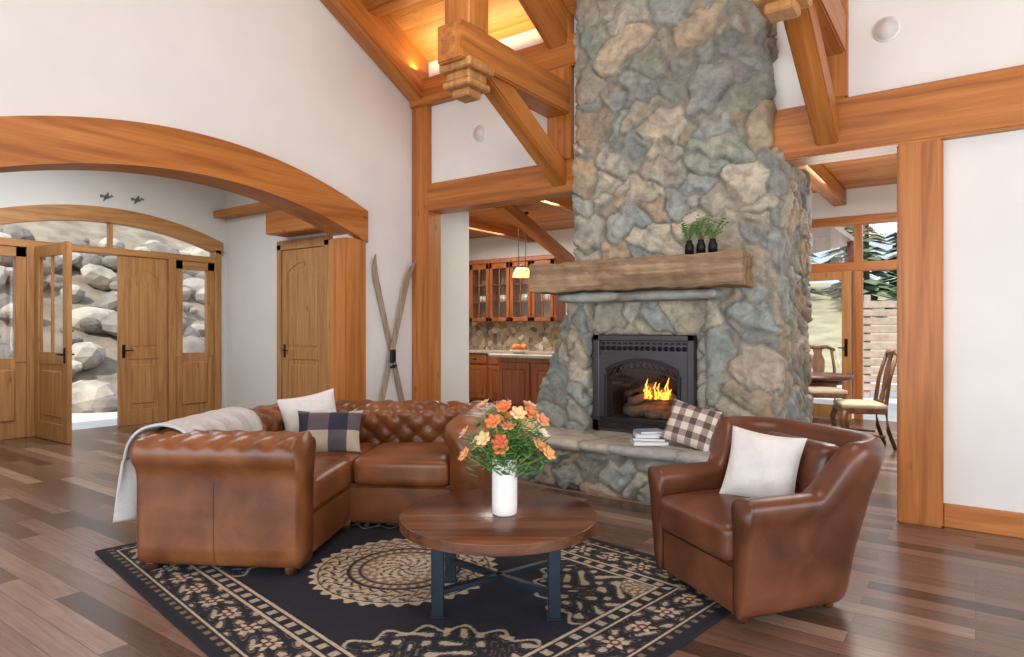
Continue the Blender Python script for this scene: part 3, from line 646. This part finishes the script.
# ---------------- sweeps
def chaikin(p,n=2,closed=True):
    for _ in range(n):
        q=[]; m=len(p)
        for i in range(m if closed else m-1):
            a=p[i];c=p[(i+1)%m]; q+= [tuple(.75*a[k]+.25*c[k] for k in range(2)),tuple(.25*a[k]+.75*c[k] for k in range(2))]
        p=q
    return p
def dens(p,step,closed=True):
    q=[];m=len(p)
    for i in range(m if closed else m-1):
        a=p[i];c=p[(i+1)%m]; L=math.dist(a,c); n=max(1,int(round(L/step)))
        for k in range(n): q.append(tuple(a[j]+(c[j]-a[j])*k/n for j in range(2)))
    if not closed: q.append(p[-1])
    return q
def sweep(b,path,prof,mat,tuft=0,sp=.17,hf=None,ruf=None,closed=True,t_rng=(.02,.55)):
    path=dens(path,.018,False); S=[0]
    for i in range(1,len(path)): S.append(S[-1]+math.dist(path[i],path[i-1]))
    prof=dens(prof,.016,closed); T=[0]
    for i in range(1,len(prof)): T.append(T[-1]+math.dist(prof[i],prof[i-1]))
    P=[]; L=S[-1]
    for i,(x,y) in enumerate(path):
        a=path[max(0,i-1)];c=path[min(len(path)-1,i+1)]; tx,ty=c[0]-a[0],c[1]-a[1]; l=math.hypot(tx,ty) or 1; nx,ny=-ty/l,tx/l
        row=[]
        for j,(n,z) in enumerate(prof):
            t=T[j]; dn=dz=0
            if tuft and t_rng[0]<t<t_rng[1]:
                p0=prof[j-1];p1=prof[(j+1)%len(prof)]; gx,gz=p1[0]-p0[0],p1[1]-p0[1]; g=math.hypot(gx,gz) or 1
                aa=(S[i]/sp+t/sp); bb=(S[i]/sp-t/sp)
                h=tuft*((abs(math.sin(math.pi*aa))*abs(math.sin(math.pi*bb)))**.4-.6)
                m=min(1,(t-t_rng[0])/.04,(t_rng[1]-t)/.04); h*=m
                dn=-gz/g*h; dz=gx/g*h
            if hf: n2,z2=hf(S[i]/L,n,z)
            else: n2,z2=n,z
            if ruf: n2,z2=ruf(S[i],t,n2,z2)
            row.append((x+nx*(n2+dn),y+ny*(n2+dn),z2+dz))
        P.append(row)
    b.grid(P,mat,closed_v=closed,caps=closed)
def arcp(cx,cy,r,a0,a1,n=14): return [(cx+r*math.cos(math.radians(a0+(a1-a0)*i/n)),cy+r*math.sin(math.radians(a0+(a1-a0)*i/n))) for i in range(n+1)]
PROF=chaikin([(0,.26),(0,.50),(-.025,.60),(-.035,.67),(0,.715),(.06,.745),(.14,.75),(.22,.73),(.27,.68),(.27,.61),(.235,.57),(.22,.52),(.22,.30),(.22,.05),(.1,.05),(0,.05)],2)
so=empty('leather_sectional_sofa',W(-2.0,3.44),A-math.radians(5.5))
b=B('back'); path=[(.25,.03),(.25,1.15)]+arcp(.55,1.15,.3,180,90)+[(1.76,1.45)]
sweep(b,path,PROF,M_LEA,.035,.17); b.done(parent=so)
b=B('arm_left'); sweep(b,[(.9,.2),(.03,.2)],PROF,M_LEA,.018,.13,t_rng=(.25,.68)); 
b.box(.45,.456,-.024,-.018,.07,.54,M_LEA2,.002)
for k in range(30): b.sph((.04+k*.029,-.012,.565),.005,M_DARKW,sub=1)
b.done(parent=so)
b=B('arm_right'); sweep(b,[(1.54,1.5),(1.54,.80)],PROF,M_LEA,.018,.13,t_rng=(.25,.68)); b.done(parent=so)
b=B('seat')
b.box(.2,.885,.18,1.5,.05,.30,M_LEA,.02,None,3); b.box(.85,1.6,.825,1.5,.05,.30,M_LEA,.02,None,3)
b.round(.24,.91,.205,.80,.29,.47,.05,M_LEA,16,.025); b.round(.24,.90,.80,1.44,.29,.465,.05,M_LEA,16,.02); b.round(.90,1.535,.795,1.44,.29,.47,.05,M_LEA,16,.025)
for x,y in((.07,.05),(.84,.05),(.07,1.6),(.86,.8),(1.68,.87),(1.68,1.6)): b.cyl((x,y,0.016),(x,y,.08),.03,.04,M_DARKW,12)
b.done(parent=so)
def pillow(name,w,h,t,mat,M,parent=None):
    b=B(name); n=26
    for sg in(1,-1):
        P=[]
        for i in range(n+1):
            row=[]
            for j in range(n+1):
                x=-1+2*i/n;y=-1+2*j/n; z=(max(0,(1-abs(x)**2.6)*(1-abs(y)**2.6)))**.55
                row.append((x*w/2*(1-.09*(1-y*y)),y*h/2*(1-.09*(1-x*x)),sg*z*t/2*(1+.08*math.sin(5*x+3*y)+.05*math.sin(9*y-4*x))))
            P.append(row)
        b.grid(P,mat)
    return b.done(M=M)
def PM(loc,yaw,tilt,roll=0):
    return Matrix.Translation(loc)@Matrix.Rotation(yaw,4,'Z')@Matrix.Rotation(math.radians(90-tilt),4,'X')@Matrix.Rotation(math.radians(roll),4,'Z')
SM=Matrix.Translation(W(-2.0,3.44))@Matrix.Rotation(A-math.radians(5.5),4,'Z')
def SL(x,y,z): return SM@Vector((x,y,z))
pillow('white_throw_pillow',.40,.40,.14,M_CLOTH,PM(SL(.47,1.20,.65),A-math.radians(-22),20,10))
M_PLB=plaid('plaid_navy','B0A08E','564C52','262836',24)
pillow('plaid_throw_pillow',.44,.30,.13,M_PLB,PM(SL(.67,1.02,.60),A-math.radians(-5),20,0))
b=B('throw_blanket')
prof=chaikin([(-.06,.56),(-.06,.66),(-.02,.745),(.06,.775),(.14,.78),(.24,.755),(.30,.68),(.31,.58),(.30,.45),(.32,.10)],2,False)
def ruf(s,t,n,z):
    k=max(0,t-.35); return n+(.014+.06*k)*math.sin(s*34+t*2)+.008*math.sin(s*70+t*9)+.10*max(0,t-.6), z+.02*math.sin(s*11)*(1 if t>.6 else 0)+ (-.08*(s-.3) if t>.6 else 0)
sweep(b,[(.25,.04),(.25,.80)],prof,M_THROW,ruf=ruf,closed=False)
o=b.done(parent=so); md=o.modifiers.new('s','SOLIDIFY'); md.thickness=.014; md.offset=1

# ---------------- armchair
th=math.radians(-70.6)
ac=empty('leather_armchair',W(1.20,3.20),A+th)
b=B('shell')
pth=[(-.29,-.36),(-.29,.16)]+arcp(-.17,.16,.12,180,90,10)+arcp(.17,.16,.12,90,0,10)+[(.29,-.36)]
ap=chaikin([(0,.22),(0,.42),(-.02,.50),(-.01,.555),(.04,.575),(.09,.575),(.125,.55),(.12,.50),(.10,.44),(.075,.25),(.04,.05),(.0,.05)],2)
def hf(s,n,z):
    k=min(1,max(0,(.30-abs(s-.5))/.10)); k=k*k*(3-2*k); q=max(0,(z-.28)/.29)
    return n+k*q*.085, z+k*q*.225
sweep(b,pth,ap,M_LEA2,hf=hf)
b.done(parent=ac)
b=B('seat_cushion'); b.round(-.285,.285,-.39,.24,.27,.45,.05,M_LEA2,16,.03); b.box(-.29,.29,-.35,.22,.05,.28,M_LEA2,.02,None,3)
b.round(-.25,.25,.10,.25,.40,.75,.06,M_LEA2,12,0,None,lambda p:Vector((p.x*(1+(p.z-.4)*.2),p.y+(p.z-.4)*.24,p.z)))
for x in(-.27,.27):
    for y in(-.3,.18): b.cyl((x,y,0.016),(x,y,.06),.022,.03,M_DARKW,10)
b.done(parent=ac)
CM=Matrix.Translation(W(1.20,3.20))@Matrix.Rotation(A+th,4,'Z')
pillow('white_throw_pillow',.36,.36,.13,M_CLOTH,PM(CM@Vector((.02,.02,.62)),A+th+math.radians(34),20,-5))

# ---------------- coffee table
ct=W(-.062,3.1)
b=B('coffee_table'); b.cyl((0,0,.372),(0,0,.378),.455,.47,M_TAB,72); b.cyl((0,0,.378),(0,0,.417),.47,.47,M_TAB,72,False); b.cyl((0,0,.417),(0,0,.422),.47,.464,M_TAB,72)
L=[(-.27,-.19),(.25,-.21),(.27,.19),(-.25,.21)]
for x,y in L: b.box(x-.028,x+.028,y-.02,y+.02,.016,.372,M_STEEL,.003); b.box(x-.035,x+.035,y-.03,y+.03,.014,.022,M_STEEL,.002)
for i,j in((0,2),(1,3)): b.bar((*L[i],.12),(*L[j],.12),.035,.025,M_STEEL); 
for i in range(4): b.bar((*L[i],.355),(*L[(i+1)%4],.355),.03,.03,M_STEEL)
b.done(ct,A)
vz=W(-.035,3.08,.423)
b=B('flower_vase'); P=[[(r*math.cos(2*math.pi*k/32),r*math.sin(2*math.pi*k/32),z) for k in range(32)] for r,z in((.001,0),(.052,0),(.058,.006),(.06,.05),(.06,.22),(.058,.262),(.052,.266),(.05,.255),(.05,.1),(.001,.1))]
b.grid(P,M_WHITE,closed_v=True)
cols=[plain('petal_'+str(i),h,.6,var=.1) for i,h in enumerate(['DE8048','E6AC84','E8CC92','DC9468','EEDCC4','CC6A44','E4A868'])]
M_STEM=plain('stem_green','6E8E42',.6)
for k in range(84):
    a=random.random()*6.283; rr=.20*math.sqrt(random.random()); z=.34+.21*random.random()-rr*.3
    e=Vector((rr*math.cos(a)*1.1+.02,rr*math.sin(a),z)); b.tube([(e.x*.12,e.y*.12,.15),(e.x*.4,e.y*.4,z*.75),e],[.003,.0028,.002],M_STEM,5)
    if k<32:
        m=cols[k%7]; ax=Vector((e.x,e.y-.05,.16)).normalized(); Q=ax.to_track_quat('Z','Y').to_matrix().to_4x4()
        for ring,(npt,tilt,rad,sz) in enumerate(((6,-22,.022,.024),(5,-52,.013,.02),(3,-75,.006,.014))):
            for p in range(npt):
                R=Q@Matrix.Rotation(p*2*math.pi/npt+ring*.5,4,'Z')@Matrix.Rotation(math.radians(tilt),4,'Y')
                b.sph(e+(R@Vector((rad,0,0))),sz,m,(1,.7,.16),1,R)
    for q in range(4):
        a3=random.random()*6.28; c=e*(.68+.09*q)+Vector((0,0,-.01)); R=Matrix.Rotation(a3,4,'Z')@Matrix.Rotation(-.6*random.random(),4,'Y')
        b.sph(c+R@Vector((.03,0,0)),.036,M_GREEN,(1,.35,.07),1,R)
b.done(vz,0)

# ---------------- hearth objects
M_PLW=plaid('plaid_cream','D9D0C2','9A8A80','5C4A44',62)
pillow('plaid_lumbar_pillow',.38,.33,.12,M_PLW,PM(Vector((-1.74,4.74,.575)),math.radians(8),22,-14))
b=B('book_stack')
for k,(w,d,h,c,r) in enumerate([(.27,.2,.03,'D8D4CC',.1),(.25,.19,.026,'4A6E8C',-.1),(.23,.17,.028,'E6E2DA',.05),(.2,.15,.022,'7C9CB4',.3)]):
    z=sum([.03,.026,.028,.022][:k]); R=Matrix.Rotation(r,4,'Z'); mc=plain('book_cover_%d'%k,c,.5)
    b.box(-w/2,w/2,-d/2,d/2,z,z+.004,mc,.001,R); b.box(-w/2,w/2,-d/2,d/2,z+h-.004,z+h,mc,.001,R); b.box(-w/2,-w/2+.005,-d/2,d/2,z,z+h,mc,.001,R); b.box(-w/2+.005,w/2-.006,-d/2+.005,d/2-.005,z+.004,z+h-.004,M_WHITE,0,R)
b.done((-2.06,4.72,.408),.5)

# ---------------- lights
def area(name,loc,rot,sx,sy,e,col=(1,1,1)):
    l=bpy.data.lights.new(name,'AREA'); l.shape='RECTANGLE'; l.size=sx; l.size_y=sy; l.energy=e; l.color=col
    o=bpy.data.objects.new(name,l); o.location=loc; o.rotation_euler=rot; bpy.context.scene.collection.objects.link(o)
R90=math.pi/2
area('rear_fill',(-.5,-3.2,1.7),(R90,0,0),8,2.6,260,(.86,.93,1))  # added fill behind the camera, set just inside the unseen rear openings
area('side_fill',(3.9,.8,1.7),(R90,0,R90),6,2.6,215,(.95,.97,1))  # added fill from the right, out of view
area('vestibule_fill',(-7.2,2.6,3.5),(0,0,0),2,2,90,(.95,.97,1))  # added fill under the vestibule ceiling, no fixture there
area('kitchen_fill',(-6.2,7.6,2.8),(0,0,0),2,1.5,110,(1,.93,.82))  # added warm fill over the kitchen, separate from the pendant
area('kitchen_fill.001',(-4.0,6.5,2.8),(0,0,0),.5,.5,22,(1,.93,.82))  # small added fill to brighten the white wall beside the corner post
area('dining_fill',(-.5,7.8,3.1),(0,0,0),2,2,150,(1,.97,.93))  # added fill to lift the dining side, no fixture there
area('dining_fill_up',(-1.0,7.5,1.6),(math.pi,0,0),1,1,45,(1,.95,.86))  # added upward fill to brighten the dining ceiling
area('cove_light',(-3.9,4.9,4.0),(math.pi,0,0),1.8,.1,12,(1,.78,.42))
area('closet_downlight',(-6.4,5.15,2.98),(0,0,0),.5,.2,10,(1,.8,.5))
area('closet_cove_light',(-6.3,5.3,3.1),(math.pi,0,0),1.6,.1,6,(1,.75,.4))
area('vault_fill',(-1.5,2.2,5.0),(0,0,0),3,2,80,(.97,.98,1))  # added overhead fill for the living room, no fixture there
area('vault_fill_up',(-1.0,3.0,3.2),(math.pi,0,0),2,1,28,(1,.96,.9))  # added upward fill for the vault boards and timbers
s=bpy.data.lights.new('sun','SUN'); s.energy=5; s.angle=.02; s.color=(1,.95,.86); o=bpy.data.objects.new('sun',s)
o.rotation_euler=Vector((.3,-.7,.65)).to_track_quat('Z','Y').to_euler(); bpy.context.scene.collection.objects.link(o)
w=bpy.data.worlds.new('World'); bpy.context.scene.world=w; w.use_nodes=True; bg=w.node_tree.nodes['Background']; bg.inputs[0].default_value=(.72,.84,1,1); bg.inputs[1].default_value=1.4
sc=bpy.context.scene; sc.view_settings.view_transform='Standard'; sc.view_settings.exposure=0
cam=bpy.data.cameras.new('camera'); co=bpy.data.objects.new('camera',cam); sc.collection.objects.link(co)
cam.sensor_width=36; cam.lens=650/1024*36; co.location=(0,0,1.3); co.rotation_euler=(R90,0,A); cam.clip_start=.05; sc.camera=co
